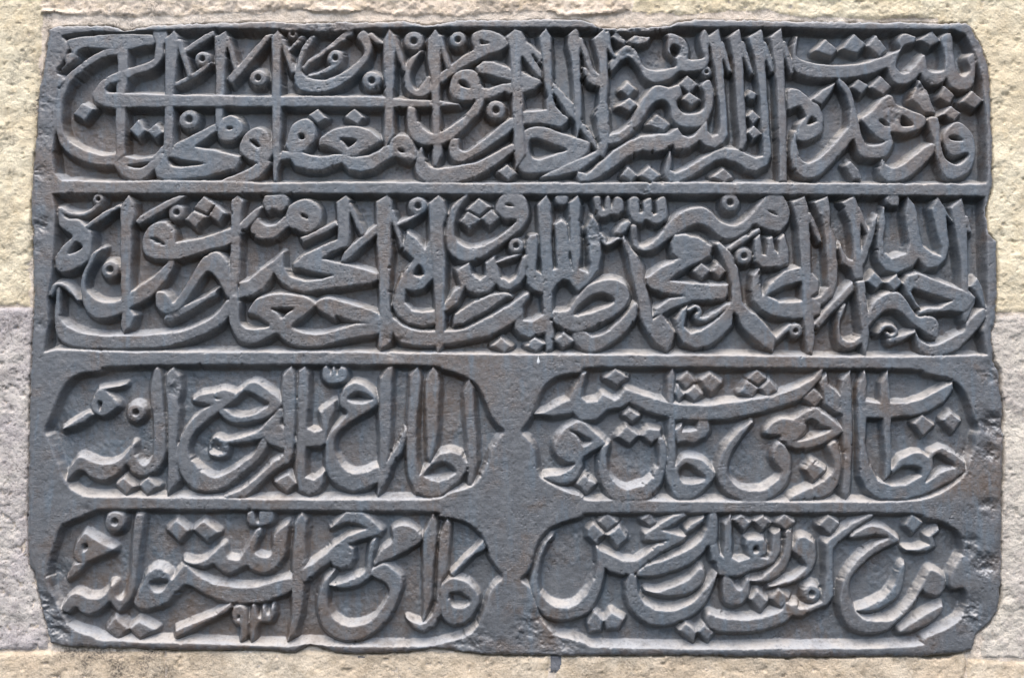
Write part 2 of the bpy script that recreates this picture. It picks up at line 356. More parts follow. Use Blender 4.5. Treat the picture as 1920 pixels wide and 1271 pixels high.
# outlines of every carved piece, in the coordinates of close-up views (T = view corner)
TRACES = """
T 60 30
c 248,195 265,170 330,152 450,140 620,128 830,130 870,150 870,205 800,215 690,245 600,235 500,238 370,235 330,260 300,285
+c 230,310 255,270 300,265 325,300 280,340 180,400 235,350
s 615,250,60 520,270,58 430,315,58 340,385,58 270,445,58 225,520,54 190,620,58 186,720,58 192,800,58 225,900,68 300,970,80 400,1018,85 500,1040,84 605,1036,90 670,1045,70 780,1045,44 880,1018,40 945,955,40
p 430,580 440,545 480,490 540,440 612,405 640,400 640,470 560,490 525,525 540,555 612,555 960,568 1310,572 1460,577 1460,655 1310,660 960,660 680,665 600,670 520,655 450,620
p 612,220 690,240 690,420 674,560 668,1000 600,1060 600,680 612,400
c 870,110 960,100 975,160 945,210 945,280 905,345 840,395 740,420 690,450 650,400 740,365 860,320 880,280 890,200
p 962,165 1025,108 1055,150 1050,280 1030,480 1020,560 1015,980 955,1035 945,940 955,660 960,450
+s 1060,190,44 1100,300,46 1138,430,36
p 1310,105 1318,140 1110,272 1085,265 1110,230 1280,110
d 1228,310,58
+c 1290,330 1270,370 1180,440 1040,508 1020,490 1130,430 1230,365
p 1315,150 1395,105 1412,150 1400,280 1392,360 1385,560 1372,800 1330,815 1318,780 1318,660 1325,400
+s 1405,160,36 1440,270,40 1470,385,34
d 1130,745,74
p 705,820 765,750 820,825 765,882
p 830,830 890,775 945,840 885,887
p 290,705 360,630 440,667 370,757
s 620,1070,60 690,1130,90 780,1140,88 850,1095,66 930,1020,60
p 1000,965 1040,920 1180,845 1320,775 1335,830 1250,890 1180,940 1330,970 1495,1010 1500,1050 1460,1105 1250,1160 1050,1182 950,1182 900,1160 878,1112 915,1050 950,990
e 985,1020 1120,1045 1260,1065 1140,1085 1030,1092 990,1070
c 1370,745 1440,715 1500,750 1527,810 1490,875 1420,907 1350,890 1335,820
e 1400,802 1440,797 1450,815 1412,824
T 420 30
p 305,130 345,130 330,160 230,290 130,410 60,487 30,470 25,440 60,395 100,360 200,245
p 340,160 385,98 420,145 425,180 405,280 408,560 408,660 402,1000 350,1000 345,660 345,560 345,300
+s 420,180,40 460,290,44 500,400,40
+p 350,990 420,990 408,1050 385,1110 378,1195 355,1195
d 492,125,38
+s 560,150,40 490,220,30 465,250,16
c 610,145 560,220 525,330 505,430 520,500 560,540 640,555 740,550 830,510 930,440 1020,340 1060,260 1060,180 1010,100 960,150 1010,230 1000,290 930,360 830,420 720,460 620,450 570,420 550,370 585,260 650,145
p 905,80 940,110 920,135 750,250 620,345 575,395 560,370 600,320 700,250
d 800,300,60
+c 845,320 815,370 720,420 620,440 590,425 680,400 770,350
p 1150,180 1195,95 1225,140 1235,230 1230,400 1225,580 1225,800 1240,850 1200,900 1165,950 1155,880 1160,660 1160,570 1150,300
+s 1225,150,36 1265,270,40 1305,385,34
s 1060,140,40 1100,180,40 1135,195,20
d 242,445,62
d 1065,465,70
d 1370,180,74
p 40,574 340,578 700,575 1000,578 1160,580 1340,600 1541,608 1690,630 1700,640 1560,655 1400,662 1160,660 700,658 40,656
c 1430,245 1340,310 1310,380 1300,480 1330,550 1390,585 1450,580 1490,550 1495,500 1480,430 1430,490 1395,530 1360,500 1345,430 1370,340
p 605,715 675,668 740,735 675,780
p 870,730 940,672 1005,730 965,785
c 105,950 150,850 235,800 310,840 340,930 345,1000 300,1060 220,1057 140,1010
e 180,890 230,895 265,940 230,952 190,920
+c 330,1050 310,1100 230,1180 100,1205 -20,1205 0,1178 120,1130 200,1090 255,1050
c 450,900 490,790 580,740 650,780 662,860 620,940 560,985 480,990 445,940
e 535,852 570,846 585,868 575,895 540,890
+p 400,1045 420,975 560,985 620,1005 690,1018 800,1000 870,1000 950,1018 1040,1010 1120,970 1165,935 1240,930 1240,1010 1180,1040 1080,1105 980,1132 900,1110 850,1060 800,1080 700,1115 600,1115 510,1090 475,1042
c 690,890 740,840 830,805 930,795 1030,815 1100,865 1125,900 1080,935 1000,980 950,1015 870,1010 830,980 740,937 690,930
e 830,885 900,880 965,895 930,930 890,952 860,915
c 1200,900 1260,855 1330,870 1375,930 1395,1010 1350,1050 1250,1015 1190,1000
e 1250,960 1290,955 1310,988 1270,985
T 760 30
p 160,170 215,90 250,150 255,280 250,450 245,600 250,820 262,930 262,1000 225,1090 200,1080 200,930 195,820 190,620 180,430 158,300
+s 250,150,36 285,280,40 312,360,34
d 378,170,62
c 480,180 490,125 560,100 650,115 720,160 740,210 700,245 600,280 540,310 400,380 330,430 260,485 240,455 260,410 320,365 420,280 490,240
e 540,170 610,195 545,207
c 315,530 340,440 400,392 470,385 520,420 545,490 555,540 545,590 450,615 370,605 330,570
e 380,470 430,465 470,510 460,525 400,505
+c 490,640 530,585 565,600 560,640 530,700 470,760 400,840 320,900 250,930 130,932 50,890 20,820 10,700 20,655 75,670 80,740 130,810 200,850 280,825 380,760 460,690
p 510,370 560,325 640,330 760,380 830,395 900,430 975,460 985,480 930,530 840,560 760,565 720,550 640,590 555,605 545,520 600,525 700,490 790,480 700,455 600,425 530,412
p 725,150 790,95 840,110 870,165 860,280 838,300 835,400 850,560 850,700 860,860 870,1000 800,1100 790,1000 780,800 770,560 760,380 755,230
+p 855,165 930,235 985,275 985,340 960,330 930,275 905,275 985,400 985,450 960,440 840,285
p 970,150 1015,92 1050,150 1060,400 1068,560 1085,650 1130,700 1180,740 1165,770 1125,810 980,780 855,785 850,690 1020,675 1020,560 1005,480 1000,400 985,280
+p 1070,480 1150,570 1215,640 1230,760 1180,720 1100,600 1060,545
p 1180,130 1230,85 1250,100 1265,200 1260,350 1275,560 1280,780 1240,870 1230,770 1215,560 1205,350 1175,200
+s 1265,170,40 1310,290,44 1350,400,44 1400,450,46
+s 1280,800,46 1330,870,44 1390,960,26
p 1285,370 1310,380 1350,440 1400,460 1430,430 1420,520 1380,512 1320,480 1300,430
c 865,830 930,800 1020,805 1130,845 1240,880 1330,915 1332,960 1290,1010 1180,1070 1050,1120 940,1140 850,1130 810,1080 800,1000 830,900
e 895,900 950,885 1040,915 1175,965 1080,1000 960,1037 900,1000
c 775,740 775,820 700,880 600,950 500,1010 400,1057 340,1030 315,960 330,900 380,885 385,960 440,980 520,930 620,850 720,765
c 770,930 790,970 740,1010 650,1080 560,1140 440,1190 300,1207 150,1202 90,1150 70,1090 90,1010 115,950 130,1010 170,1080 240,1100 400,1080 530,1050 650,990
d 655,680,72
p 665,1125 735,1075 805,1135 745,1190
T 1100 30
p 50,160 125,98 152,140 150,300 155,480 145,620 160,680 165,850 160,920 125,1020 60,1010 75,950 110,930 85,870 75,760 60,700 85,640 90,560 95,450 90,330
+c 150,900 140,970 60,1040 -40,1110 -140,1140 -240,1160 -330,1162 -220,1110 -120,1060 -20,1020 70,970 100,900
+s 150,130,36 165,230,36 200,290,26
c 180,400 165,340 215,265 280,212 335,222 370,270 420,365 490,390 580,380 650,360 640,300 590,260 590,160 580,130 630,125 700,160 740,230 735,310 850,300 835,240 820,160 850,98 880,140 885,250 880,330 840,385 740,402 670,405 600,460 500,485 430,455 375,365 310,300 250,325
e 600,225 630,200 680,220 680,260 650,300 610,270
p 180,150 210,110 285,180 270,205 230,190
p 300,180 350,140 460,150 440,185 370,210 320,200
p 885,145 957,85 975,170 990,350 1005,560 1020,750 1022,860 990,920 930,962 870,945 815,905 740,960 680,974 640,965 625,930 560,975 480,987 400,975 300,1015 200,1095 100,1165 20,1200 -50,1205 -70,1165 -60,1130 0,1140 60,1090 200,970 300,910 390,870 480,862 580,850 660,810 685,860 740,880 780,860 840,790 870,760 875,830 910,870 950,855 965,800 960,650 940,480 920,330 890,200
+s 975,200,40 1010,310,42 1040,395,26
p 1030,150 1108,88 1122,180 1135,340 1145,560 1155,780 1160,900 1130,970 1100,960 1105,860 1085,700 1075,500 1060,300
+s 1125,200,40 1160,310,42 1195,405,26
p 1170,150 1270,88 1285,200 1295,380 1310,600 1325,820 1340,1000 1310,1080 1230,1125 1160,1110 1080,1060 1000,1035 930,1050 850,1100 760,1160 660,1205 600,1195 560,1150 580,1060 605,975 615,1050 600,1110 640,1130 720,1100 820,1040 920,975 1000,950 1080,960 1150,990 1220,1020 1275,1010 1275,900 1260,700 1245,500 1215,300
+s 1285,200,38 1320,310,40 1345,395,26
p 1325,150 1410,85 1425,200 1430,400 1440,650 1447,900 1450,1195 1395,1195 1390,900 1380,600 1360,350
+s 1425,200,40 1460,310,42 1485,405,26
p 1160,570 1185,530 1230,560 1215,605 1175,600
p 1160,720 1205,680 1250,730 1205,780
p 1165,840 1210,795 1265,850 1205,890
d 870,400,38
p 240,530 300,470 360,525 300,585
p 220,650 310,590 370,640 310,690
c 160,860 240,840 310,770 370,660 420,580 480,510 540,500 600,515 665,500 690,570 655,620 680,690 750,705 830,690 860,640 855,560 830,500 890,460 920,540 915,640 880,740 820,800 740,810 660,790 610,720 600,650 560,610 500,620 450,680 400,760 340,830 260,900 180,928 150,920
p 670,490 730,428 810,490 745,550
p 690,600 745,552 820,600 760,650
p 430,780 510,715 600,780 560,830 500,800
p 255,1150 300,1090 365,1150 320,1195
p 385,1150 455,1088 535,1155 470,1200
p 905,1165 990,1100 1060,1165 1000,1205
T 1440 30
c 215,145 205,280 270,325 400,350 520,355 650,345 760,320 870,280 960,240 940,180 980,125 1070,150 1060,190 990,215 950,270 925,350 950,400 1000,410 1075,350 1135,280 1150,360 1180,400 1250,400 1280,370 1280,260 1250,160 1325,125 1345,250 1360,360 1390,420 1430,430 1465,380 1440,310 1490,265 1505,330 1500,450 1470,520 1400,540 1330,510 1295,450 1260,480 1200,500 1140,470 1105,415 1060,460 1000,495 930,490 890,440 860,375 740,420 600,450 440,454 320,447 230,420 185,370 180,240
p 335,250 420,168 510,240 460,290
p 530,235 630,130 715,200 650,270
p 720,215 785,140 862,240 810,295
p 1090,170 1190,105 1250,180 1180,217
c 520,450 595,530 630,640 660,780 690,890 740,935 820,925 880,890 910,920 840,1020 700,1025 650,970 620,890 560,960 480,1050 380,1150 290,1180 220,1150 175,1070 165,950 200,830 215,940 240,1030 300,1060 400,1000 500,900 580,800 592,700 590,640 560,560 505,480
p 495,475 470,540 390,640 340,620 320,600 400,530
c 150,540 215,525 270,560 320,610 370,640 400,720 400,800 370,860 280,905 220,900 210,850 230,780 280,720 230,650 150,670
e 285,765 320,722 362,760 290,787
p 605,510 660,450 730,500 680,560
p 745,510 820,435 895,505 840,565
c 680,740 760,680 840,590 900,580 940,640 1060,690 1140,730 1140,780 1080,830 960,850 890,840 900,890 830,900 760,850 700,780
e 800,750 850,745 890,800 840,792
e 960,730 1000,725 1060,790 970,800
p 1035,600 1100,465 1160,540 1190,640 1220,700 1140,700 1080,630
c 830,1030 880,1085 960,1080 1070,1000 1190,915 1205,980 1130,1070 1030,1160 930,1200 850,1190 810,1130
c 1160,745 1235,735 1250,840 1260,940 1290,1030 1370,1075 1430,1040 1450,990 1340,1010 1290,960 1265,880 1290,820 1370,760 1440,800 1490,870 1505,960 1490,1070 1430,1150 1330,1187 1270,1140 1230,1030 1200,900
e 1310,870 1370,860 1420,900 1340,902
p 1240,720 1330,650 1400,700 1350,760 1290,720
p 1240,590 1280,505 1355,570 1320,630
p 1400,620 1480,540 1555,610 1500,665
p 560,1080 600,1050 660,1110 680,1180 620,1180
T 60 350
c 190,150 215,200 260,235 330,240 390,290 430,340 430,430 415,510 370,560 290,602 200,615 165,570 170,510 220,430 290,360 240,320 190,270
e 255,480 310,395 365,435 300,482
p 380,285 500,190 630,125 645,150 540,215 400,312
d 475,90,42
+s 480,125,36 420,180,34 350,205,26 260,195,30 205,165,36
p 635,140 695,60 735,120 745,200 715,300 718,500 705,700 712,780 705,880 745,930 700,1020 655,1055 635,1000 645,900 635,700 635,500
p 1060,65 1105,65 1060,110 900,200 770,275 745,250 780,210 920,130
d 1040,185,60
p 1165,150 1235,68 1320,125 1260,195
p 1100,235 1165,172 1265,215 1180,297
p 1270,210 1325,130 1395,190 1345,258
c 800,370 840,290 920,250 980,270 1020,330 1035,410 1050,480 1020,530 920,525 840,510 795,460
e 855,375 910,375 960,420 900,405
+p 1030,405 1150,385 1290,350 1430,300 1480,295 1450,400 1400,430 1300,450 1180,490 1060,525 1000,530
c 490,450 440,480 385,580 350,670 350,800 390,900 450,950 530,955 640,920 720,870 860,790 980,650 1025,545 990,530 960,560 870,650 740,735 700,770 640,815 560,832 480,820 410,770 385,710 400,620 440,540 500,450
d 560,600,68
c 168,880 210,970 300,1030 450,1065 650,1072 830,1068 900,1060 1060,1045 1220,990 1340,910 1410,820 1440,850 1410,950 1300,1040 1130,1110 950,1160 750,1172 550,1174 350,1166 230,1130 170,1060 158,960
+s 175,910,36 180,800,26 185,730,20
s 130,780,24 160,720,30 185,705,26 230,715,26 290,770,20 330,820,16
c 890,800 905,760 950,760 985,790 1020,840 1080,760 1150,640 1220,530 1280,482 1340,475 1390,520 1425,590 1440,780 1410,800 1350,690 1290,622 1240,640 1180,730 1120,820 1050,890 960,922 900,870
p 945,960 960,925 1100,860 1250,790 1340,725 1320,790 1250,830 1080,930 980,978
T 420 350
p 48,100 95,62 135,100 120,200 118,300 108,640 100,720 108,800 110,900 40,900 38,780 45,400
c 40,800 35,950 70,1060 130,1130 220,1137 310,1095 380,1065 450,1120 560,1160 700,1152 900,1100 1110,1065 1130,1000 1000,985 850,1020 700,1060 580,1050 490,1010 560,950 640,880 660,850 600,800 480,775 350,775 250,800 200,850 170,910 240,935 320,990 310,1015 200,1027 140,1005 110,950 105,800
e 335,880 420,870 510,880 460,915 415,952 380,915
c 665,870 670,830 740,800 850,825 1000,870 1110,910 1130,1000 1000,985 900,960 810,930 795,955 730,920
p 265,140 275,150 230,230 170,300 110,350 90,330 110,270 180,200
c 285,70 350,60 440,60 465,120 430,170 380,175 350,160 310,175 280,130
c 190,300 240,230 260,250 310,280 370,270 440,210 470,140 560,90 640,100 695,160 700,240 660,310 590,337 510,310 460,290 420,330 360,370 270,382 210,350
e 545,200 575,195 610,215 595,240
p 550,370 680,310 800,250 825,280 740,330 570,407
p 805,110 880,62 910,90 905,200 905,330 890,430 780,470 710,520 860,555 1000,590 1110,625 1110,670 1060,700 900,720 720,745 580,765 480,740 410,690 360,630 280,740 200,790 100,807 105,690 180,670 260,600 360,530 420,470 430,580 480,650 580,680 700,665 790,640 700,630 500,585 500,560 570,490 700,430 820,375 820,300
+s 905,130,36 950,230,40 1000,335,36
p 1110,270 1105,340 1000,430 870,547 840,540 870,470 980,370
p 1100,110 1180,58 1210,100 1220,200 1200,300 1205,450 1195,640 1190,750 1200,900 1225,960 1225,1040 1200,1130 1130,1190 1115,1150 1120,1000 1120,640 1105,400
+s 1210,180,36 1240,280,36 1285,425,26
d 1400,140,66
+p 1460,160 1440,190 1330,260 1250,287 1245,265 1340,220
p 1300,400 1325,325 1390,375 1450,450 1490,390 1541,380 1510,660 1440,740 1370,757 1310,740 1300,830 1350,890 1430,905 1530,890 1535,990 1430,1012 1330,985 1250,930 1215,850 1240,740 1290,630 1360,540 1370,520 1300,460
e 1365,630 1405,560 1450,620 1420,652
T 760 350
p 170,120 240,62 280,100 300,200 272,280 285,500 285,700 280,860 287,950 270,1150 235,1202 220,1150 215,900 205,700 195,600 180,400
c 0,1010 100,1035 215,1042 290,1042 400,1030 520,980 640,920 760,850 850,785 885,770 890,800 850,860 850,920 800,970 720,1020 600,1080 450,1112 280,1142 100,1152 -20,1130 -80,1080 -100,1000 -90,945
c 430,65 340,150 305,250 290,350 305,450 360,515 440,542 540,520 650,450 760,370 850,290 890,210 885,130 850,65 760,45 690,70 655,150 665,190 720,235 790,240 790,265 700,345 600,405 500,437 420,427 365,375 350,280 375,180 450,70
e 720,130 755,120 790,145 750,142
p 450,165 530,85 615,145 535,207
p 400,250 455,185 540,235 460,307
p 545,230 620,165 680,220 605,287
d 800,425,58
+p 650,540 780,490 835,480 800,512 660,552
p 370,605 460,550 480,630 540,670 585,640 580,550 640,505 660,560 690,650 750,690 810,640 850,510 890,480 870,640 830,700 750,752 690,735 655,700 600,760 530,780 450,750 430,720 380,840 300,900 270,900 290,840 350,760 400,710
p 345,960 360,920 500,830 650,770 740,768 770,790 730,802 600,890 420,990 345,1002
p 875,400 900,350 950,340 960,400 940,600 985,640 990,600 965,300 955,130 1020,62 1050,130 1060,250 1055,400 1065,600 1100,590 1090,450 1080,270 1130,240 1170,270 1185,400 1185,520 1210,600 1190,450 1190,300 1180,120 1245,65 1270,130 1260,250 1270,400 1255,590 1320,622 1340,560 1310,300 1350,210 1390,270 1405,350 1415,480 1400,600 1330,690 1250,762 1220,730 1180,680 1140,670 1090,700 1060,760 1060,860 1065,1000 1072,1060 1060,1170 1020,1197 1010,1060 990,1060 900,1092 830,1070 790,1020 790,960 850,890 850,960 920,970 1000,920 995,770 930,750 880,700 875,640
+s 1400,340,26 1430,380,30 1460,415,20 1541,375,20
p 620,1150 690,1090 770,1155 715,1202
p 870,1150 935,1090 1010,1135 945,1202
p 1080,1110 1145,1055 1220,1115 1140,1167
c 1090,70 1170,65 1175,110 1140,130 1095,120
c 1065,960 1075,900 1180,890 1240,800 1330,710 1420,675 1500,668 1580,700 1620,780 1610,840 1560,900 1450,970 1300,1037 1200,1047 1110,1010
e 1215,925 1260,850 1340,785 1430,765 1510,805 1500,845 1400,890 1300,922
c 1215,1060 1290,1040 1350,1080 1450,1050 1560,960 1660,845 1675,900 1660,960 1590,1050 1490,1130 1390,1190 1310,1194 1235,1140
T 1100 350
c 50,100 60,70 100,75 105,140 130,160 140,75 170,75 180,150 210,75 260,90 270,160 230,200 180,200 130,222 80,210
c 300,110 340,68 380,90 385,180 410,170 410,110 440,85 470,90 480,180 510,190 505,100 560,70 580,120 580,220 540,260 490,272 430,242 400,267 350,260 310,210
p 210,330 250,270 300,240 325,260 290,320 240,352
c 320,290 360,280 370,380 400,420 460,410 520,360 590,270 670,190 760,155 850,150 910,190 970,250 1060,280 1130,250 1210,170 1280,90 1320,60 1410,60 1450,110 1470,190 1450,270 1400,317 1330,317 1260,290 1210,270 1150,330 1060,377 970,370 900,310 830,272 750,287 670,332 590,380 500,450 420,467 360,450 330,400
e 1290,165 1330,170 1385,205 1340,197
d 1038,115,68
p 255,370 270,360 320,440 370,500 410,600 420,700 450,800 470,900 480,960 540,910 570,960 640,1050 620,1130 580,1197 500,1130 440,1050 390,950 370,800 330,640 300,500 270,420
p 610,410 640,350 720,345 810,370 900,430 895,500 830,540 740,580 640,640 600,680 750,690 900,705 1020,710 1020,780 1000,810 880,822 760,827 700,790 560,770 470,740 435,700 430,660 540,580 660,520 620,480
+p 480,940 500,880 600,810 740,785 760,830 700,852 600,890 550,922
p 770,610 830,550 895,605 840,672
p 905,610 950,555 1010,610 965,657
p 930,410 960,405 1040,480 1090,590 1110,720 1125,830 1180,900 1220,920 1280,980 1370,1090 1350,1192 1280,1160 1200,1090 1130,1020 1090,930 1060,900 1050,1000 980,1080 880,1150 780,1172 700,1130 650,1050 650,960 690,890 730,860 710,960 700,1010 750,1060 830,1040 920,980 1000,900 1050,830 1050,700 1020,600 980,500
s 740,890,24 790,868,28 820,900,28 800,940,28 840,962,36 920,930,38 1020,860,28
p 1020,445 1130,360 1250,300 1262,320 1130,410 1040,467
d 1140,500,62
p 1215,450 1215,380 1255,345 1265,480 1300,500 1310,370 1345,360 1360,450 1390,500 1395,380 1430,345 1460,450 1460,550 1400,582 1270,587 1220,540
p 1210,640 1255,585 1258,720 1275,790 1330,700 1430,610 1541,580 1620,575 1630,690 1541,685 1430,720 1330,770 1310,790 1400,830 1541,830 1640,800 1700,850 1690,920 1640,942 1500,952 1350,937 1260,890 1205,820 1195,740
d 1514,1040,48
+s 1365,1110,24 1430,1050,30 1480,1010,30
T 1480 350
p 20,110 115,65 140,150 145,250 155,400 160,620 215,680 215,760 160,800 170,900 185,1000 185,1100 165,1212 140,1195 120,1050 100,900 100,700 85,560 70,300
+s 145,200,36 190,300,38 225,390,22
p 180,110 280,68 300,160 300,280 340,370 350,550 350,680 320,780 250,850 160,892 160,810 230,790 285,720 280,560 260,350 240,250
p 380,110 475,72 505,150 520,300 520,420 535,560 540,660 480,670 450,590 390,550 360,440 375,410 420,520 470,540 470,400 440,250
+s 500,160,34 535,250,36 580,345,26
p 690,145 697,260 682,360 690,470 740,515 850,480 870,400 840,200 860,70 910,130 930,220 950,350 975,430 1040,480 1100,500 1110,440 1080,350 1030,160 1075,70 1130,150 1190,255 1142,212 1147,300 1157,420 1140,520 1080,580 1000,592 935,520 900,570 780,627 700,605 650,540 640,400 650,250
p 640,200 620,330 550,550 530,570 520,480 560,350 600,260
p 1170,150 1255,75 1270,150 1290,260 1295,450 1300,600 1300,750 1345,800 1340,850 1280,980 1260,960 1255,900 1255,750 1240,500 1210,330
+s 1285,220,28 1312,320,22
c 700,80 730,65 790,65 790,130 740,137 705,110
p 560,680 620,615 695,690 635,737
p 705,690 780,630 820,695 760,757
p 490,690 545,680 560,800 575,930 580,1050 575,1150 550,1222 530,1160 515,950 500,800
+c 575,1010 570,920 620,830 690,775 780,760 850,820 930,935 1000,935 1060,960 1085,1000 1078,1060 1060,1097 980,1050 890,990 820,920 760,890 690,900 630,950
p 825,700 860,640 930,625 1030,660 1150,710 1260,750 1345,800 1300,880 1260,907 1150,895 1040,907 940,922 940,900 1000,880 1100,875 1175,825 1050,780 900,735 880,760 950,880 920,870 860,780
p 180,990 300,850 460,690 467,750 390,840 300,920 210,1032
c 410,850 400,900 370,980 380,1080 440,1115 500,1090 530,1060 540,1110 500,1150 420,1177 360,1140 345,1060 355,960 375,880
s 650,1060,18 690,1010,28 750,1010,32 780,1050,28 740,1080,26 720,1060,18
+s 740,1110,38 820,1090,38 910,1050,24
c 915,1030 945,1100 1010,1140 1090,1130 1180,1080 1260,1040 1290,980 1400,880 1425,930 1390,990 1300,1100 1200,1190 1100,1217 1000,1217 940,1160
p 1310,720 1360,660 1400,740 1427,880 1400,870 1350,760
T 60 650
R 75,605 130,520 180,380 230,280 290,220 370,185 500,180 505,138 1541,130 2087,130 2560,132 2697,135 2947,140 2962,168 3040,178 3137,215 3217,270 3267,360 3307,470 3357,560 3422,605 3377,660 3317,760 3277,870 3217,980 3147,1020 2997,1055 2957,1095 2697,1103 2000,1100 1537,1095 1300,1090 1000,1088 650,1080 400,1085 300,1040 235,970 180,830 130,670
c 425,430 440,370 480,305 520,310 570,350 620,410 610,440 520,497 450,480
e 470,400 500,395 505,420 485,470
+p 480,300 560,288 665,270 640,290 520,312
+p 420,465 445,490 380,540 270,590 215,595 260,560
d 745,475,66
c 905,150 870,200 850,320 870,500 880,640 870,780 820,850 770,830 740,760 730,700 690,760 600,830 480,840 350,790 300,830 260,900 255,962 320,900 370,900 430,945 520,967 610,920 680,850 720,910 800,937 880,905 930,850 960,770 965,600 945,400 935,250
p 970,200 1015,150 1060,210 1075,300 1050,400 1060,450 1045,700 1050,900 1065,960 1000,1040 975,1082 985,900 980,700 975,450 960,300
p 605,990 660,945 740,1010 680,1072
p 770,1000 835,945 905,1010 830,1077
c 1160,385 1220,340 1300,330 1370,308 1440,320 1480,355 1440,400 1350,440 1280,420 1200,400
e 1310,360 1375,375 1330,387
+c 1290,425 1180,500 1090,620 1048,740 1055,870 1100,960 1180,1030 1280,1047 1400,1010 1541,900 1640,810 1690,720 1665,660 1600,770 1541,820 1420,905 1330,942 1260,922 1180,850 1130,750 1150,660 1230,560 1350,465 1480,370 1541,320 1560,290 1500,310 1400,400
c 1270,700 1320,650 1390,670 1420,720 1400,780 1340,800 1280,770
+c 1330,680 1420,670 1541,640 1660,610 1700,600 1690,650 1541,690 1430,700
T 420 650
c -40,455 0,450 60,490 130,500 230,475 325,415 260,370 190,330 130,330 105,345 130,300 210,255 290,290 410,395 385,455 300,515 170,552 60,545 -20,500
c -30,700 60,675 150,640 250,600 330,520 400,445 420,500 400,560 460,610 500,640 510,705 430,737 370,720 310,690 280,660 180,688 80,680 20,700 -30,730
p 425,210 485,140 510,220 515,400 510,560 500,700 495,790 460,840 380,880 300,950 220,1030 150,1092 20,1092 0,1078 120,1030 230,950 330,850 430,780 440,700 430,500 420,390
p 540,180 580,145 605,200 612,350 590,540 600,590 650,612 710,595 690,470 795,395 800,450 760,540 740,640 730,700 690,722 590,724 580,800 585,940 650,962 720,900 715,980 680,1050 610,1079 540,1040 515,900 520,720 535,560 530,400
c 1100,395 1060,320 1000,270 920,265 855,330 840,420 890,480 830,560 770,620 740,700 730,820 750,930 820,1000 930,1044 1050,1010 1125,960 1115,865 1020,902 930,915 850,860 800,770 795,680 830,610 900,550 1000,490 1090,430
e 890,360 960,320 1030,340 1085,380 1000,414 910,400
p 360,975 460,920 520,990 450,1052
c 715,160 745,140 770,200 790,145 815,200 840,145 880,170 880,230 830,262 760,267 715,230
p 1130,230 1180,150 1220,140 1210,250 1205,450 1200,640 1185,780 1180,830 1250,720 1310,590 1320,640 1280,760 1200,880 1190,930 1110,1077 1115,960 1125,800 1120,500
T 760 650
p 35,210 85,145 112,220 95,400 75,600 80,800 105,925 190,830 250,770 330,755 400,780 442,840 442,900 380,970 300,1050 250,1084 160,1089 70,1055 30,960 10,850 10,600
e 130,925 190,855 270,825 340,855 370,905 330,940 250,969 170,955
p 150,240 200,145 235,200 250,300 235,450 230,620 215,720 180,830 160,800 155,600 145,400
p 420,330 460,235 490,300 495,450 510,650 520,820 500,900 480,1000 455,990 450,850 450,650 430,480
R 825,610 870,560 920,480 960,380 1000,280 1080,220 1180,195 1275,187 1280,147 1541,147 2110,150 2851,157 3474,160 3734,165 3744,195 3834,205 3954,237 4024,290 4084,420 4114,520 4160,580 4124,650 4134,700 4080,810 4044,930 3924,1030 3774,1090 3674,1110 3434,1117 2774,1117 2310,1115 1710,1110 1460,1105 1290,1105 1280,1070 1150,1042 1010,970 955,920 940,800 930,740 880,660
p 935,485 1010,465 1100,420 1190,380 1240,270 1275,195 1305,190 1280,300 1268,365 1310,398 1390,390 1430,345 1510,388 1550,370 1590,300 1710,345 1890,395 2010,415 2160,420 2410,395 2660,355 2851,285 2960,220 3000,165 3018,165 3010,225 2945,300 2851,385 2710,430 2510,490 2310,522 2160,534 1950,529 1870,505 1750,470 1620,402 1550,440 1460,454 1370,530 1270,532 1210,470 1190,482 1060,502
c 1085,760 1080,700 1130,620 1200,560 1265,540 1340,590 1445,685 1430,715 1290,795 1275,870 1240,950 1160,989 1080,980 1000,945 1030,930 1120,920 1200,880 1230,840 1160,832 1110,800
e 1180,605 1230,610 1290,640 1350,680 1290,722 1260,690 1230,640
p 1235,990 1295,925 1375,990 1310,1062
T 1100 650
p 220,650 290,570 375,640 310,702
p 400,640 450,590 530,600 540,650 470,692
p 270,490 310,450 380,500 330,542
p 130,225 210,160 295,220 220,282
p 660,240 730,180 790,250 720,307
p 825,240 890,185 975,260 905,337 850,290
p 710,335 780,280 840,345 775,397
p 635,330 660,280 705,345 670,397
p 1170,230 1235,165 1305,225 1240,277
p 1110,330 1165,250 1240,300 1200,362
p 1260,300 1325,240 1380,310 1310,357
c 160,700 110,740 90,900 140,1040 200,1105 320,1112 440,1100 530,1000 575,850 575,720 540,660 520,680 530,800 500,900 440,980 360,1010 280,1027 210,980 160,900 145,800
p 590,230 622,160 640,220 630,350 640,520 640,750 590,750 595,520 580,380
+c 585,850 600,700 640,700 640,860 700,800 780,800 850,830 900,880 930,935 870,1010 780,1092 720,1107 650,1097 600,1010 575,930
e 660,900 690,860 740,845 860,935 830,975 740,992 680,970
p 640,600 690,560 690,610 750,610 800,600 810,530 880,530 890,600 860,650 780,692 720,680 660,692
s 1195,545,18 1110,630,40 1030,740,54 990,840,66 985,930,76 1030,1010,85 1100,1060,85 1200,1080,85 1310,1060,80 1410,980,70 1445,900,60
+c 1390,690 1440,730 1480,820 1470,900 1430,1000 1400,960 1420,920 1400,880 1340,790
c 1300,600 1350,540 1430,515 1541,535 1590,570 1580,620 1541,660 1480,690 1400,680 1400,640 1310,632
T 1480 650
c 20,530 70,500 180,440 250,480 385,590 370,630 250,700 120,740 0,720 -30,640 40,650 100,600 90,550
e 110,550 170,515 230,560 310,597 200,652 60,682 100,620
p 95,370 180,300 245,370 190,432
p 115,885 170,820 265,890 180,977
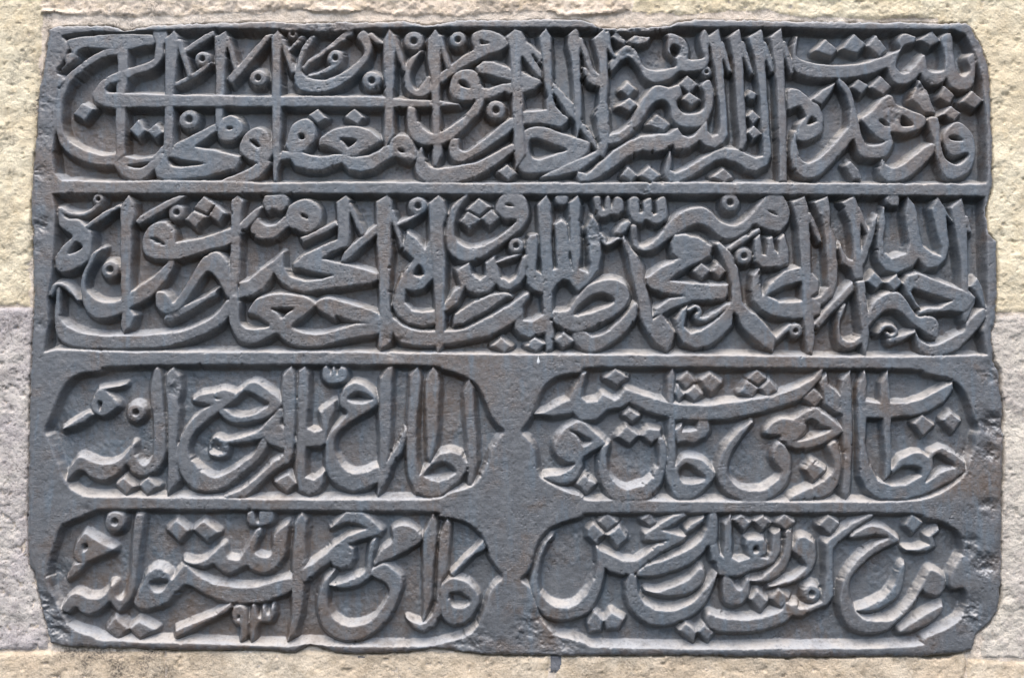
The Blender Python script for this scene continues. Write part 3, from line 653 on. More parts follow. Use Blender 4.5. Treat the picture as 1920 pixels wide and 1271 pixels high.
p 215,260 275,195 290,270 370,350 385,240 445,170 455,280 455,400 460,650 450,850 440,1050 410,1102 385,1050 400,850 395,650 390,490 340,472 260,412 250,330
c 300,700 340,690 375,780 375,900 350,1000 280,1070 180,1102 30,1112 0,1120 20,1080 120,1030 240,970 320,900 330,830 290,740
p 500,290 550,165 565,250 550,390 660,405 670,260 715,170 725,260 730,400 850,400 960,375 1080,310 1180,250 1185,310 1120,400 1000,472 880,502 740,514 735,600 740,800 735,920 695,960 700,800 680,520 560,512 550,700 580,850 640,960 740,1002 840,995 960,930 960,880 900,855 820,860 750,920 740,890 810,800 900,760 960,765 1010,800 1030,760 1100,725 1180,760 1270,830 1280,900 1150,980 1000,1060 850,1107 650,1107 560,1040 515,930 510,700 500,500
e 1035,860 1035,795 1090,770 1205,855 1100,907 985,982 1010,920
p 900,555 965,495 1055,565 970,642
p 1110,530 1170,475 1245,535 1190,612
T 60 930
R 110,510 160,330 195,235 260,180 400,130 480,92 740,97 1541,102 2247,108 2697,110 2962,115 2930,150 3057,160 3147,190 3237,265 3277,330 3297,420 3347,510 3417,580 3347,630 3297,720 3267,830 3217,950 3147,1012 2977,1055 2847,1087 2697,1078 2400,1085 2087,1070 1987,1060 1867,1078 1627,1072 1387,1068 1380,1065 800,1047 470,1037 440,1010 280,960 230,890 190,800 130,680 110,580
c 300,380 330,320 375,265 420,290 500,340 580,380 540,410 450,450 400,475 350,482 300,450
e 355,350 395,343 402,375 365,402
+p 300,490 400,470 330,550 250,607 240,590
d 595,185,68
c 740,160 760,130 800,150 780,300 760,450 750,600 720,720 660,800 620,832 580,790 555,760 500,810 430,852 360,840 310,800 250,842 215,800 280,710 330,700 400,735 480,735 540,690 580,640 600,720 640,745 680,690 710,560 720,400 730,250
c 735,770 790,650 830,560 900,515 970,550 1010,600 1060,540 1110,500 1180,560 1280,620 1400,645 1541,657 1690,635 1870,590 1885,665 1740,745 1590,774 1400,769 1250,710 1150,650 1090,645 1030,710 960,777 880,805 800,822
e 840,625 900,600 980,605 970,650 930,690 870,690
p 970,240 1040,175 1130,250 1060,327
p 1160,240 1235,180 1350,260 1260,327
c 1095,460 1160,478 1240,462 1320,400 1375,350 1400,430 1450,457 1500,455 1545,380 1625,240 1650,260 1600,390 1640,430 1700,442 1737,400 1745,290 1842,200 1837,330 1825,420 1767,510 1687,554 1587,530 1547,500 1467,540 1410,559 1340,515 1305,485 1230,512 1120,490
p 535,960 600,880 690,960 615,1030
p 700,955 770,905 890,965 775,1037
p 1030,1010 1035,970 1150,920 1300,860 1430,775 1440,800 1400,840 1200,940 1040,1027
T 420 930
c 55,860 70,810 110,790 150,820 165,900 170,980 160,1020 115,1047 120,940 75,920
e 92,862 115,862 115,892 92,890
c 190,850 200,790 220,790 240,870 270,870 280,800 300,850 330,850 345,790 360,850 330,907 260,912 230,960 215,1030 190,1047 185,930
c 165,150 175,115 210,110 225,170 250,180 250,115 300,110 350,115 345,180 300,212 200,217 170,195
p 510,200 560,120 590,170 600,220 580,300 585,450 570,700 550,870 510,1000 455,1052 490,870 495,650 495,400
p 560,600 555,530 650,480 730,420 800,350 900,280 1030,235 980,200 900,185 850,200 770,230 880,115 1000,120 1070,170 1140,250 1120,282 1000,312 900,350 930,380 940,450 900,512 840,522 790,500 770,470 680,532 580,622
c 790,540 710,640 675,770 700,920 780,1010 880,1049 1000,1032 1110,960 1220,830 1285,640 1270,580 1200,510 1140,485 1060,540 1065,580 1150,620 1195,680 1160,770 1080,880 1000,920 900,937 800,890 755,820 740,740 750,650 780,580
c 755,640 850,620 950,580 1020,540 1035,440 1060,340 1095,310 1080,420 1070,500 1060,580 970,642 850,667
c 1080,500 1130,400 1220,320 1220,240 1290,205 1370,230 1420,280 1410,332 1300,402 1200,452 1130,482
p 1440,280 1510,130 1535,200 1530,300 1510,500 1500,750 1440,902 1440,600
T 760 930
p 248,300 305,160 325,210 310,380 295,560 265,620 250,720 255,850 200,942 130,977 60,952 5,880 110,925 150,910 200,850 225,770 232,600
p 330,560 420,460 520,370 560,320 582,380 500,422 380,542 345,582
c 265,640 330,595 400,600 480,650 530,740 500,840 430,912 340,927 270,870 250,760
e 315,700 390,690 450,720 475,760 430,802 350,802 320,760
R 820,600 885,555 920,470 940,360 1000,265 1100,195 1280,155 1282,120 1541,122 2851,122 3734,122 3759,165 3874,180 3974,230 4030,300 4040,400 3990,480 3950,560 3930,640 3960,680 4040,660 4070,720 4050,820 3994,920 3734,1020 3754,1090 2774,1095 2210,1102 1710,1092 1400,1082 1330,1085 1280,1040 1110,1015 1060,985 985,890 950,800 905,680 880,640
c 1060,290 1010,380 970,500 960,640 1000,730 1080,790 1200,795 1290,730 1350,640 1390,500 1380,360 1440,480 1420,620 1370,770 1300,852 1180,897 1080,892 990,860 930,740 905,620 930,520 970,400 1020,320
T 1100 930
p 85,185 155,130 225,190 150,247
p 10,240 50,195 125,275 70,347 5,290
p 150,280 235,220 300,300 225,367
p 395,170 455,125 505,190 460,222
p 490,225 620,140 700,125 720,140 640,200 540,245 620,265 720,290 700,320 600,372 500,432 400,512 350,562 270,572 170,547 125,510 100,390 180,430 260,465 350,465 430,420 510,350 590,320 480,327 420,317 420,270
p 720,240 760,200 850,150 840,190 770,242 720,267
c 360,570 430,500 560,460 680,410 790,350 850,290 880,200 890,130 940,130 940,330 870,362 830,422 740,492 620,542 480,577
c 430,680 520,690 630,650 740,600 820,520 850,560 830,640 740,702 620,722 500,707
c 350,570 310,560 285,650 300,780 370,870 450,922 560,937 680,902 800,842 880,740 930,620 940,560 880,640 780,750 700,800 620,825 500,815 420,770 370,700 360,630
p 1000,200 1045,130 1050,250 1050,440 1100,470 1180,440 1150,350 1160,310 1220,305 1280,310 1300,350 1300,420 1250,440 1300,450 1340,400 1350,270 1400,240 1410,300 1400,400 1360,472 1290,512 1190,532 1110,577 1030,582 960,570 940,480 910,460 890,360 940,340 960,420 990,440 1000,330
e 1205,370 1240,360 1250,400 1210,412
c 1190,610 1260,590 1340,530 1410,450 1440,340 1440,260 1480,250 1485,380 1450,502 1380,582 1280,622
c 1000,560 1040,600 1080,660 1120,670 1170,600 1175,700 1130,772 1060,792 1000,760 985,660
p 1060,170 1120,135 1190,190 1140,252
p 1210,180 1280,135 1340,190 1275,247
p 1370,195 1430,130 1510,185 1440,247
p 1185,745 1235,685 1310,760 1260,832
p 1335,740 1390,670 1465,735 1410,807
p 670,970 720,915 795,985 775,1052
p 800,980 850,930 920,990 880,1052
c 880,850 960,870 1100,890 1240,880 1380,840 1480,780 1530,790 1480,870 1380,932 1250,972 1080,987 930,972 870,922
p 10,920 60,840 120,900 100,970 30,982
p 130,900 180,840 270,890 230,960 150,962
T 1480 930
p 265,340 310,300 450,200 580,130 620,130 600,160 480,232 360,332 318,380 318,560 320,720 280,782 160,832 100,867 0,862 -60,850 -20,770 80,810 150,800 240,760 255,700 270,560
d 165,705,62
c 45,340 80,290 130,300 180,340 195,430 160,542 80,602 -20,642 -140,657 -60,620 40,590 130,510 90,450 30,400
p 215,210 285,135 360,195 300,277
c 450,295 500,250 600,210 700,240 790,310 780,330 700,370 600,430 520,500 450,590 430,680 450,770 490,840 560,890 680,895 760,880 870,780 960,640 1000,560 1040,530 1130,600 1120,682 1060,722 990,700 960,680 900,792 800,892 700,972 560,992 450,952 390,870 365,760 380,650 430,540 520,430 630,350 720,300 620,280 520,295
c 490,825 600,780 700,720 770,630 800,530 835,490 830,600 790,722 700,792 590,837
c 800,975 900,900 1000,840 1100,790 1110,820 1050,892 950,952 850,982
p 840,210 890,130 970,190 900,272
p 1000,290 1080,230 1090,250 1040,290 1060,360 1000,397 920,402 850,395 840,380 930,380 1020,350
"""
DIGITS = (220,)

# ------------------------------------------------------------------ the tablet: outline and relief field
OUTLINE = [(91,55),(109,49),(150,48),(205,47),(226,56),(239,57),(262,50),(291,47),(360,44),(436,42),(511,40),(545,44),
 (600,42),(650,41),(700,42),(757,40),(799,47),(830,43),(864,38),(980,37),(1084,36),(1105,42),(1123,52),(1152,53),(1200,51),
 (1256,48),(1268,42),(1308,36),(1400,38),(1500,40),(1660,42),(1814,43),(1824,56),(1842,90),(1852,120),(1856,147),(1859,200),(1861,264),
 (1861,349),(1859,360),(1856,371),(1849,389),(1854,436),(1869,454),(1871,511),(1869,570),(1867,604),(1859,622),(1861,650),(1864,677),
 (1872,694),(1877,730),(1880,754),(1881,830),(1880,897),(1879,956),(1878,1020),(1877,1086),(1875,1120),(1871,1145),(1854,1169),(1830,1190),
 (1823,1218),(1780,1227),(1734,1229),(1600,1231),(1480,1232),(1380,1230),(1308,1228),(1200,1229),(1100,1229),(1000,1228),(916,1227),(860,1220),
 (807,1215),(760,1221),(713,1224),(670,1225),(633,1223),(581,1209),(550,1222),(498,1218),(420,1218),(320,1218),(240,1215),(185,1214),
 (117,1210),(95,1203),(88,1180),(80,1150),(70,1110),(62,1070),(54,1055),(51,1000),(51,930),(53,860),(54,800),(55,730),(58,660),(61,620),
 (63,560),(61,500),(60,454),(65,440),(58,420),(57,380),(60,350),(62,300),(68,256),(69,210),(71,186),(78,147),(83,110),(88,82)]
ROW1 = [(116,69),(135,64),(172,60),(216,61),(285,58),(360,56),(420,54.5),(510,55),(545,58),(600,60),(660,58),(700,53),(900,52),(1120,53),(1150,60),
 (1200,60),(1250,56),(1262,51),(1440,52),(1560,55),(1660,56),(1790,57),(1812,66),(1828,100),(1843,150),(1852,250),(1852,338),(1849,344),
 (1700,344),(1500,343),(1300,342),(1080,343),(850,343),(650,341),(500,343),(430,340),(300,339),(200,340),(116,338),(102,325),(98,285),
 (103,250),(104,200),(110,165),(118,158),(122,150),(106,136),(108,128),(122,110),(128,92),(124,80)]
ROW2 = [(98,364),(300,363),(700,364),(900,365),(1300,365),(1500,366),(1700,367),(1848,369),(1848,395),(1850,430),(1853,540),(1850,600),(1843,620),
 (1852,665),(1700,668),(1500,667),(1300,665),(1080,664),(900,663),(700,660),(500,659),(250,659),(150,656),(108,655),(82,660),(85,640),(90,600),(88,560),(92,540),
 (98,500),(102,440),(104,400)]
# worn or broken patches of the stone: x, y, radius, strength
WORN = [(600,48,48,.9),(560,52,22,.7),(1190,62,50,.8),(1225,95,22,.5),(1280,92,18,.7),(90,110,22,.6),(85,190,20,.6),(75,260,24,.8),(80,320,26,.9),
 (72,420,18,.7),(66,470,14,.6),(75,600,16,.5),(1858,700,20,.7),(1862,800,26,1.),(1850,850,22,.8),(1855,950,20,.6),(1848,1060,26,.8),(1815,1030,22,.6),
 (1820,1150,34,.8),(80,1130,26,1.),(105,1180,26,1.),(110,1080,22,.6),(90,1000,12,.2),(1000,1178,32,.7),(1060,1198,34,.7),(900,1205,30,.5),(860,1200,26,.4),(405,838,20,1.2),
 (1832,80,18,.8),(1815,70,16,.6),(1790,95,14,.5),(1545,412,26,.6),(1210,362,14,.8),(1200,450,20,.6),(1800,195,20,.6),(1735,165,18,.6),(1680,215,22,.4),
 (755,296,24,.9),(1225,233,20,.9),(325,722,14,.8),(100,808,14,.9),(1580,850,14,.3),(1330,870,20,.5),(315,600,20,.5),(590,54,30,.8),(740,650,22,.6),
 (1120,445,20,.6),(1400,255,12,.2),(1370,330,10,.2),(330,280,10,.1),(150,945,16,.6),(1810,890,14,.4),(1052,840,8,.2),(1850,1190,16,.8),(1020,745,16,.3)]

def parse_traces():
    items = []; ox = oy = 0.0; k = 400.0 / 1541.0
    for line in TRACES.strip().splitlines():
        t = line.split()
        if t[0] == 'T':
            ox, oy = float(t[1]), float(t[2]); continue
        pts = []; wdt = 30.0
        for a in t[1:]:
            v = [float(q) for q in a.split(',')]
            if len(v) > 2: wdt = v[2]
            x, z = to_wall(ox + v[0] * k, oy + v[1] * k)
            pts.append((float(x), float(z), wdt * k * 0.5))
        items.append((t[0], np.array(pts)))
    return items

def px_poly(pts):
    x, z = to_wall([p[0] for p in pts], [p[1] for p in pts])
    return np.stack([x, z], 1)

OUT_P = px_poly(OUTLINE)
STEP = 1.45
G = Grid(OUT_P[:, 0].min() - 16, OUT_P[:, 0].max() + 16, OUT_P[:, 1].min() - 16, OUT_P[:, 1].max() + 16, STEP)
XX, ZZ = np.meshgrid(G.xs, G.zs)
full = (0, G.nx, 0, G.nz)
DEPTH = 29.0
# the lower cartouches are cut less deep than the two long lines
z_step = float(to_wall(960, 676)[1])
DM = (22.0 + (DEPTH - 22.0) * np.clip((ZZ - z_step) / 30.0 + 0.5, 0, 1)).astype(np.float32)

nick = np.clip(fbm(XX, ZZ, 9.0, 3, 15) - 0.30, 0, 1) * np.clip(fbm(XX, ZZ, 80.0, 2, 16) + 0.35, 0, 1)
wob = nick * 11.0 + fbm(XX, ZZ, 14.0, 3, 11) * 1.5 + fbm(XX, ZZ, 60.0, 2, 31) * 1.0     # uneven chisel line
sd_out = poly_sdf(G, OUT_P, full) + fbm(XX, ZZ, 22.0, 4, 5) * 2.6 + fbm(XX, ZZ, 6.0, 3, 7) * 2.0
bed = fbm(XX, ZZ, 38.0, 4, 71) * 2.4 + fbm(XX, ZZ, 7.0, 2, 75) * 0.8                                     # the sunk ground
field = (bed - DM).astype(np.float32)
label = np.zeros(XX.shape, np.int32)
wall_var = np.clip(1.0 + 0.35 * fbm(XX, ZZ, 120.0, 2, 91), 0.7, 1.4)

def blur(a, n):
    for ax in (0, 1):
        c = np.cumsum(np.pad(a, [(n + 1, n) if k == ax else (0, 0) for k in (0, 1)], mode='edge'), axis=ax, dtype=np.float64)
        a = (np.take(c, range(2 * n + 1, c.shape[ax]), ax) - np.take(c, range(0, c.shape[ax] - 2 * n - 1), ax)) / (2 * n + 1)
    return a.astype(np.float32)

def slope_width(d, base):
    """dust and weathering fill the ledge above a carved piece: its upper wall runs out further than its lower one"""
    gz = blur(np.gradient(d, STEP, axis=0), 3)
    return base * (0.88 + 0.55 * np.clip(gz, 0, 1) ** 1.5)

def relief(d, top, width, depth, soft=3.4, drop=1.5):
    """height of a carved piece from its signed distance d"""
    e = np.clip(1 + d / soft, 0, 1)
    t = np.clip(d / width, 0, 1)
    body = 1 - (1 - t) ** 1.45
    return top - drop * e * e - (depth + top - drop) * body

# frame = everything outside the sunk fields
items = parse_traces()
def round_off(P, n=2):
    for _ in range(n):                     # cut corners, so that the cartouche ends run in one curve
        Q = np.roll(P, -1, 0)
        P = np.stack([P * .75 + Q * .25, P * .25 + Q * .75], 1).reshape(-1, 2)
    return P
fields = [px_poly(ROW1), px_poly(ROW2)] + [round_off(it[1][:, :2]) for it in items if it[0] == 'R']
rec = np.full(XX.shape, CAP, np.float32)
field_of = np.zeros(XX.shape, np.int32)
for fi, P in enumerate(fields):
    w = bbox_window(G, P, CAP)
    d = poly_sdf(G, P, w)
    v = rec[w[2]:w[3], w[0]:w[1]]
    f = field_of[w[2]:w[3], w[0]:w[1]]
    f[d < v] = fi
    np.minimum(v, d, out=v)
fr = relief(-rec + wob * 0.8, 0.0, slope_width(-rec, 10.0) * wall_var, DM)
up = fr > field
field = np.where(up, fr, field); label[up] = 1

# letters, dots, numerals
groups = []                         # kind, list of (type, points), holes
for kind, P in items:
    if kind == 'R':
        continue
    if kind == 'e':
        groups[-1][1].append(('e', P)); continue
    if kind.startswith('+'):
        groups[-1][1].append((kind[1:], P)); continue
    groups.append((kind, [(kind, P)]))

rng = random.Random(4)
names = {1: 'frame'}
homes = {}
for gi, (kind, members) in enumerate(groups):
    allp = np.vstack([m[1][:, :2] for m in members])
    pad = CAP + max(m[1][:, 2].max() for m in members) + 2
    w = bbox_window(G, allp, pad)
    sd = None; pits = None
    for t, P in members:
        if t == 's':
            d = stroke_sdf(G, smooth_open(P), w)
        elif t == 'd':
            c = P[0]; r = c[2] * 2.0
            a = np.linspace(0, 2 * math.pi, 18, endpoint=False)
            d = poly_sdf(G, np.stack([c[0] + r * np.cos(a) * 0.98, c[1] + r * np.sin(a)], 1), w)
            q = np.sqrt((G.xs[None, w[0]:w[1]] - c[0]) ** 2 + (G.zs[w[2]:w[3], None] - c[1]) ** 2) / r
            pits = -11.0 * np.exp(-(q / 0.30) ** 4) + 1.0 * np.exp(-((q - 0.5) / 0.22) ** 2)
        else:
            Q = P[:, :2]
            if t in 'ce':
                Q = smooth_closed(Q)
            d = poly_sdf(G, Q, w)
        if t == 'e':
            sd = np.maximum(sd, -d - 1.0)
        else:
            sd = d if sd is None else np.minimum(sd, d)
    sl_ = (slice(w[2], w[3]), slice(w[0], w[1]))
    top = rng.uniform(-2.6, -0.4)
    if kind == 'd' or (kind == 'p' and len(members[0][1]) <= 5):
        top = rng.uniform(-4.0, -1.0)
    tx, tz = rng.uniform(-.01, .01), rng.uniform(-.012, .012)
    cx, cz = allp.mean(0)
    topf = top + np.clip(tx * (XX[sl_] - cx) + tz * (ZZ[sl_] - cz), -1.5, 1.0)
    h = relief(sd + wob[sl_] * 0.8, topf, slope_width(sd, 9.5) * wall_var[sl_], DM[sl_])
    if pits is not None:
        h = h + pits
    v = field[sl_]; lb = label[sl_]
    m = (h > v) & (sd < CAP - 0.5)
    v[m] = h[m]; lb[m] = gi + 2
    if kind == 'd' or (kind == 'p' and len(members[0][1]) <= 5 and len(members) == 1):
        nm = 'dot'
    else:
        nm = 'letter'
    if DIGITS[0] <= gi < DIGITS[0] + 2:
        nm = 'numeral'
    names[gi + 2] = nm
    ci = min(max(int((cx - G.x0) / STEP), 0), G.nx - 1); cj = min(max(int((cz - G.z0) / STEP), 0), G.nz - 1)
    homes[gi + 2] = int(field_of[cj, ci])

# weathering of the whole relief
field = 0.85 * field + 0.15 * blur(field, 1)
worn = np.zeros(XX.shape, np.float32)
for (u, v, r, s) in WORN:
    x, z = to_wall(u, v)
    w = G.window(x - 3 * r, x + 3 * r, z - 3 * r, z + 3 * r)
    a = (slice(w[2], w[3]), slice(w[0], w[1]))
    q = ((XX[a] - x) ** 2 + (ZZ[a] - z) ** 2) / (r * r)
    worn[a] = np.maximum(worn[a], s * np.exp(-q * 0.9))
lump = fbm(XX + 0.5 * ZZ, ZZ * 1.4, 24.0, 4, 201, 0.6) - 0.35 * np.abs(fbm(XX, ZZ, 9.0, 3, 211))
chip = np.clip(vnoise(XX / 3.4, ZZ / 3.4, 301) - 0.72, 0, 1) * np.clip(fbm(XX, ZZ, 70.0, 2, 311) + 0.25, 0, 1)
worn = worn * np.clip(0.75 + 0.9 * fbm(XX, ZZ, 40.0, 2, 401), 0, 1.3)
field += fbm(XX, ZZ, 9.0, 3, 21) * 0.6 + fbm(XX, ZZ, 150.0, 2, 41) * 1.0
field -= chip * 7.0
# pores of the stone and scattered scratches
pore = np.clip(vnoise(XX / 2.6, ZZ / 2.6, 331) - 0.60, 0, 1) * np.clip(fbm(XX, ZZ, 45.0, 3, 333) + 0.18, 0, 1)
knob = np.clip(vnoise(XX / 3.0, ZZ / 3.0, 341) - 0.70, 0, 1) * np.clip(fbm(XX, ZZ, 55.0, 3, 343) + 0.2, 0, 1)
scratch = np.clip(vnoise((XX + 0.25 * ZZ) / 40.0, (ZZ - 0.1 * XX) / 1.7, 351) - 0.55, 0, 1) * np.clip(fbm(XX, ZZ, 90.0, 2, 353) + 0.2, 0, 1)
field += knob * 5.0 - pore * 6.0 - scratch * 2.2
field += worn * (lump * 11.0 - 4.0)
field = np.maximum(field, -DEPTH - 4)
# arris and sides of the block
e = np.clip(1 + sd_out / 7.0, 0, 1)
side = -3.2 * e * e - np.clip(sd_out, 0, 16) * 4.0
field = np.where(sd_out > -7, np.minimum(field, side + np.minimum(field, 0) * 0.0 + 0.5 * lump * worn * 8), field).astype(np.float32)
label[(sd_out > 0)] = 1

PORE = np.clip(pore * 3.0 + chip * 2.0 + scratch * 0.6, 0, 1).astype(np.float32)
# how far a spot stands out from its surroundings: worn arrises, the light they catch painted in
G.pore = PORE
G.wear = np.clip((field - blur(blur(field, 2), 2) - 1.2) / 5.0, 0, 1).astype(np.float32)

soft = 0.6 * field + 0.4 * blur(field, 1)
gz_, gx_ = np.gradient(soft, STEP)
nn = np.stack([-gx_, -np.ones_like(gx_), -gz_], -1)
G.nrm = (nn / np.linalg.norm(nn, axis=-1, keepdims=True)).astype(np.float32)

# split into pieces that share their seams
ql = label[:-1, :-1].copy()
qs = sd_out[:-1, :-1]
qf = field_of[:-1, :-1]
# divider bars between the two upper lines and below them
vj = np.arange(G.nz - 1); 
_, zb = to_wall([960, 960, 960, 960], [336, 372, 655, 698])
barz = G.zs[:-1]
xl, _ = to_wall([100, 1846], [500, 500])
inx = ((G.xs[:-1] > xl[0]) & (G.xs[:-1] < xl[1]))[None, :]
bar1 = (ql == 1) & inx & ((barz < zb[0]) & (barz > zb[1]))[:, None]
bar2 = (ql == 1) & inx & ((barz < zb[2]) & (barz > zb[3]))[:, None]
BASE = 10000
ground = ql == 0
ql[ground] = BASE + qf[ground]
ql[bar1] = BASE + 50
ql[bar2] = BASE + 51
ql[qs > 13.5] = -1

origin = (0.0, 0.05, float(OUT_P[:, 1].min()) * 0.001)
tablet = bpy.data.objects.new("stone_tablet", None)
COL.objects.link(tablet)
tablet.location = origin
tablet['label'] = "dark grey stone tablet carved with lines of raised Arabic script, set in the pale wall"
tablet['category'] = "tablet"

flat = ql.ravel()
order = np.argsort(flat, kind='stable')
sf = flat[order]
starts = np.flatnonzero(np.r_[True, sf[1:] != sf[:-1]])
ends = np.r_[starts[1:], len(sf)]
pieces = {int(sf[a]): order[a:b] for a, b in zip(starts, ends) if sf[a] >= 0}

FIELD_LABELS = ["topmost full-width line of raised Arabic script", "second full-width line of raised Arabic script",
                "upper left pointed cartouche of raised script", "upper right pointed cartouche of raised script",
                "lower left pointed cartouche with raised script and the numerals", "lower right pointed cartouche of raised script"]
panels = {}
under = np.full(field.shape, -DEPTH - 7.0, np.float32)
gq = np.zeros(field.shape, bool)
gq[:-1, :-1] |= ground; gq[1:, :-1] |= ground; gq[:-1, 1:] |= ground; gq[1:, 1:] |= ground
sheet = np.where(gq, field, under)
for fi in range(len(fields)):
    cells = np.flatnonzero(((rec[:-1, :-1] < 0) & (qf == fi) & (qs < 0) | (ground & (qf == fi))).ravel())
    o = link('sunk_panel', grid_patch(G, sheet, cells, M_STONE, 'sunk_panel', origin), tablet)
    o['label'] = FIELD_LABELS[fi]
    panels[fi] = o
link('frame', grid_patch(G, field, pieces[1], M_STONE, 'frame', origin), tablet)
for k in (50, 51):
    link('divider_bar', grid_patch(G, field, pieces[BASE + k], M_STONE, 'divider_bar', origin), tablet)
for lab, nm in names.items():
    if lab == 1 or lab not in pieces or len(pieces[lab]) < 12:
        continue
    link(nm, grid_patch(G, field, pieces[lab], M_STONE, nm, origin), panels[homes[lab]])
print("groups", len(groups), "pieces", len(pieces))

# ------------------------------------------------------------------ the wall round it
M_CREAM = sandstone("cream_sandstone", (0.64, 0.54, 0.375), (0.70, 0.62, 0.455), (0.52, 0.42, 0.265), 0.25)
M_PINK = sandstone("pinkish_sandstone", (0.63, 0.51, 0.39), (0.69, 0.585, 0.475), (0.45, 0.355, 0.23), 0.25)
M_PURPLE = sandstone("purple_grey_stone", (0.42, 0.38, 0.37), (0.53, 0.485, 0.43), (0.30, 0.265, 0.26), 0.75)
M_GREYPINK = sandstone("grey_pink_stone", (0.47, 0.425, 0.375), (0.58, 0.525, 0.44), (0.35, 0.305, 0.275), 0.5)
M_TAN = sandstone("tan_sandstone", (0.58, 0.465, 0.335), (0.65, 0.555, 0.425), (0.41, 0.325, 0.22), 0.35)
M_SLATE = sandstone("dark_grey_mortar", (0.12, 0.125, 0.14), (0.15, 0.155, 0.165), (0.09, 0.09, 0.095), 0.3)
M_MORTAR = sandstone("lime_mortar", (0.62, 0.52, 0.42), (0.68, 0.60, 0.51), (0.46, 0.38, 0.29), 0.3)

#          x0    x1    y0    y1   material  roughness bulge striations
BLOCKS = [(-700, 74, -420, 575, M_CREAM, 4.5, 0), (75, 1180, -420, 25, M_PINK, 9.0, 0), (1181, 1760, -420, 30, M_CREAM, 8.0, 0),
          (1764, 2640, -420, 587, M_CREAM, 4.5, 0), (-700, 100, 578, 1219, M_PURPLE, 5.0, 1), (1830, 2640, 590, 1236, M_GREYPINK, 5.5, 0),
          (-700, 300, 1222, 1700, M_TAN, 3.5, 0), (303, 1031, 1222, 1700, M_TAN, 3.5, 0), (1046, 1820, 1224, 1700, M_TAN, 3.5, 0), (1031, 1055, 1224, 1263, M_SLATE, 2.0, 0), (640, 697, 1226, 1239, M_SLATE, 2.0, 0),
          (1823, 2640, 1240, 1700, M_TAN, 3.5, 0)]
WST = 2.2
wx0, wz1 = (float(v) for v in to_wall(-110, -90)); wx1, _ = (float(v) for v in to_wall(2030, -90))
wz0 = float(to_wall(960, 1360)[1])
W = Grid(wx0, wx1, float(wz0), float(wz1), WST)
WX, WZ = np.meshgrid(W.xs, W.zs)
wfull = (0, W.nx, 0, W.nz)
warp_x = fbm(WX, WZ, 40, 3, 501) * 7; warp_z = fbm(WX, WZ, 70, 4, 511) * (6 + 12 * np.clip((WZ - float(to_wall(960, 60)[1])) / 10, 0, 1))
w_out = poly_sdf(W, OUT_P, wfull)
base = fbm(WX, WZ, 90, 3, 521) * 3.0
rough = fbm(WX, WZ, 34, 6, 531, 0.68)
pit = np.clip(fbm(WX, WZ, 11, 3, 541, 0.6) - 0.28, 0, 1)
stri = np.sin((WX * 0.55 + WZ * 1.0 + 14 * fbm(WX, WZ, 60, 2, 551)) / 2.6)
wh = np.full(WX.shape, -9.5, np.float32) + (rough * 5).astype(np.float32)
wl_ = np.zeros(WX.shape, np.int32)
def wall_rect(b):
    x, z = to_wall([b[0], b[1], b[0], b[1]], [b[2], b[2], b[3], b[3]])
    return (x[0] + x[2]) / 2, (x[1] + x[3]) / 2, z[2], z[0]
for bi, b in enumerate(BLOCKS):
    x0, x1, z0, z1 = wall_rect(b)
    qx = WX + warp_x; qz = WZ + warp_z
    dd = np.maximum(np.maximum(x0 - qx, qx - x1), np.maximum(z0 - qz, qz - z1))
    edge = np.clip(1 + dd / 9.0, 0, 1)
    hgt = -6.0 + base + rough * b[5] - pit * 14.0 * (0.6 + 0.5 * b[6]) - 4.0 * edge ** 2
    if b[6]:
        low = np.clip((float(to_wall(960, 960)[1]) - WZ) / 90.0, 0, 1)      # tooled lower part of this block
        hgt = hgt + stri * 0.55 * low * np.clip(fbm(WX, WZ, 30, 2, 555) + 0.6, 0, 1.2)
    m = (dd < 0) & (hgt > wh)
    wh[m] = hgt[m]; wl_[m] = bi + 1
# broken ledge along the foot of the top blocks, and the pocket the tablet sits in
led_x, led_z = to_wall(960, 22)
ledge = np.clip(1 - np.abs(WZ - led_z - 10 * fbm(WX, WZ, 120, 3, 561)) / 9.0, 0, 1)
wh += ((wl_ == 2) * ledge * 6.0 * np.clip(fbm(WX, WZ, 160, 2, 571) + 0.5, 0, 1)).astype(np.float32)
wd = w_out + fbm(WX, WZ, 18, 3, 581) * 3.0 - 7.0 * np.clip(fbm(WX, WZ, 60, 3, 583) + 0.1, 0, 1) * (WX > to_wall(1500, 600)[0]) * (WZ < to_wall(960, 600)[1])
wh = np.where(wd < 3.0, np.minimum(wh, -10 - (3.0 - wd) * 5.0), wh).astype(np.float32)
wh = np.maximum(wh, -46)
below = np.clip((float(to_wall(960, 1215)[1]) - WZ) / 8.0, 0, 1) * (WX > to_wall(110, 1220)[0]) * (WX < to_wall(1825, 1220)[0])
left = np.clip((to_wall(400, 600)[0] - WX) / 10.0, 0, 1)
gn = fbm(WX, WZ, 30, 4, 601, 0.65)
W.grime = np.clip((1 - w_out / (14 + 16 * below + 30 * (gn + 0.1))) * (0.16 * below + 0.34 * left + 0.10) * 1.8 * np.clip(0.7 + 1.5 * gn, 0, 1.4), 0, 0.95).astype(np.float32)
wq = wl_[:-1, :-1].copy()
wq[w_out[:-1, :-1] < -11] = -1

worigin = (0.0, 0.06, float(wz0) * 0.001)
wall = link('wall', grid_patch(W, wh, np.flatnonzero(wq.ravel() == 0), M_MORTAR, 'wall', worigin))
wall.location = worigin
wall['kind'] = 'structure'
wall['label'] = "pale mortar joints of the old sandstone wall round the tablet"

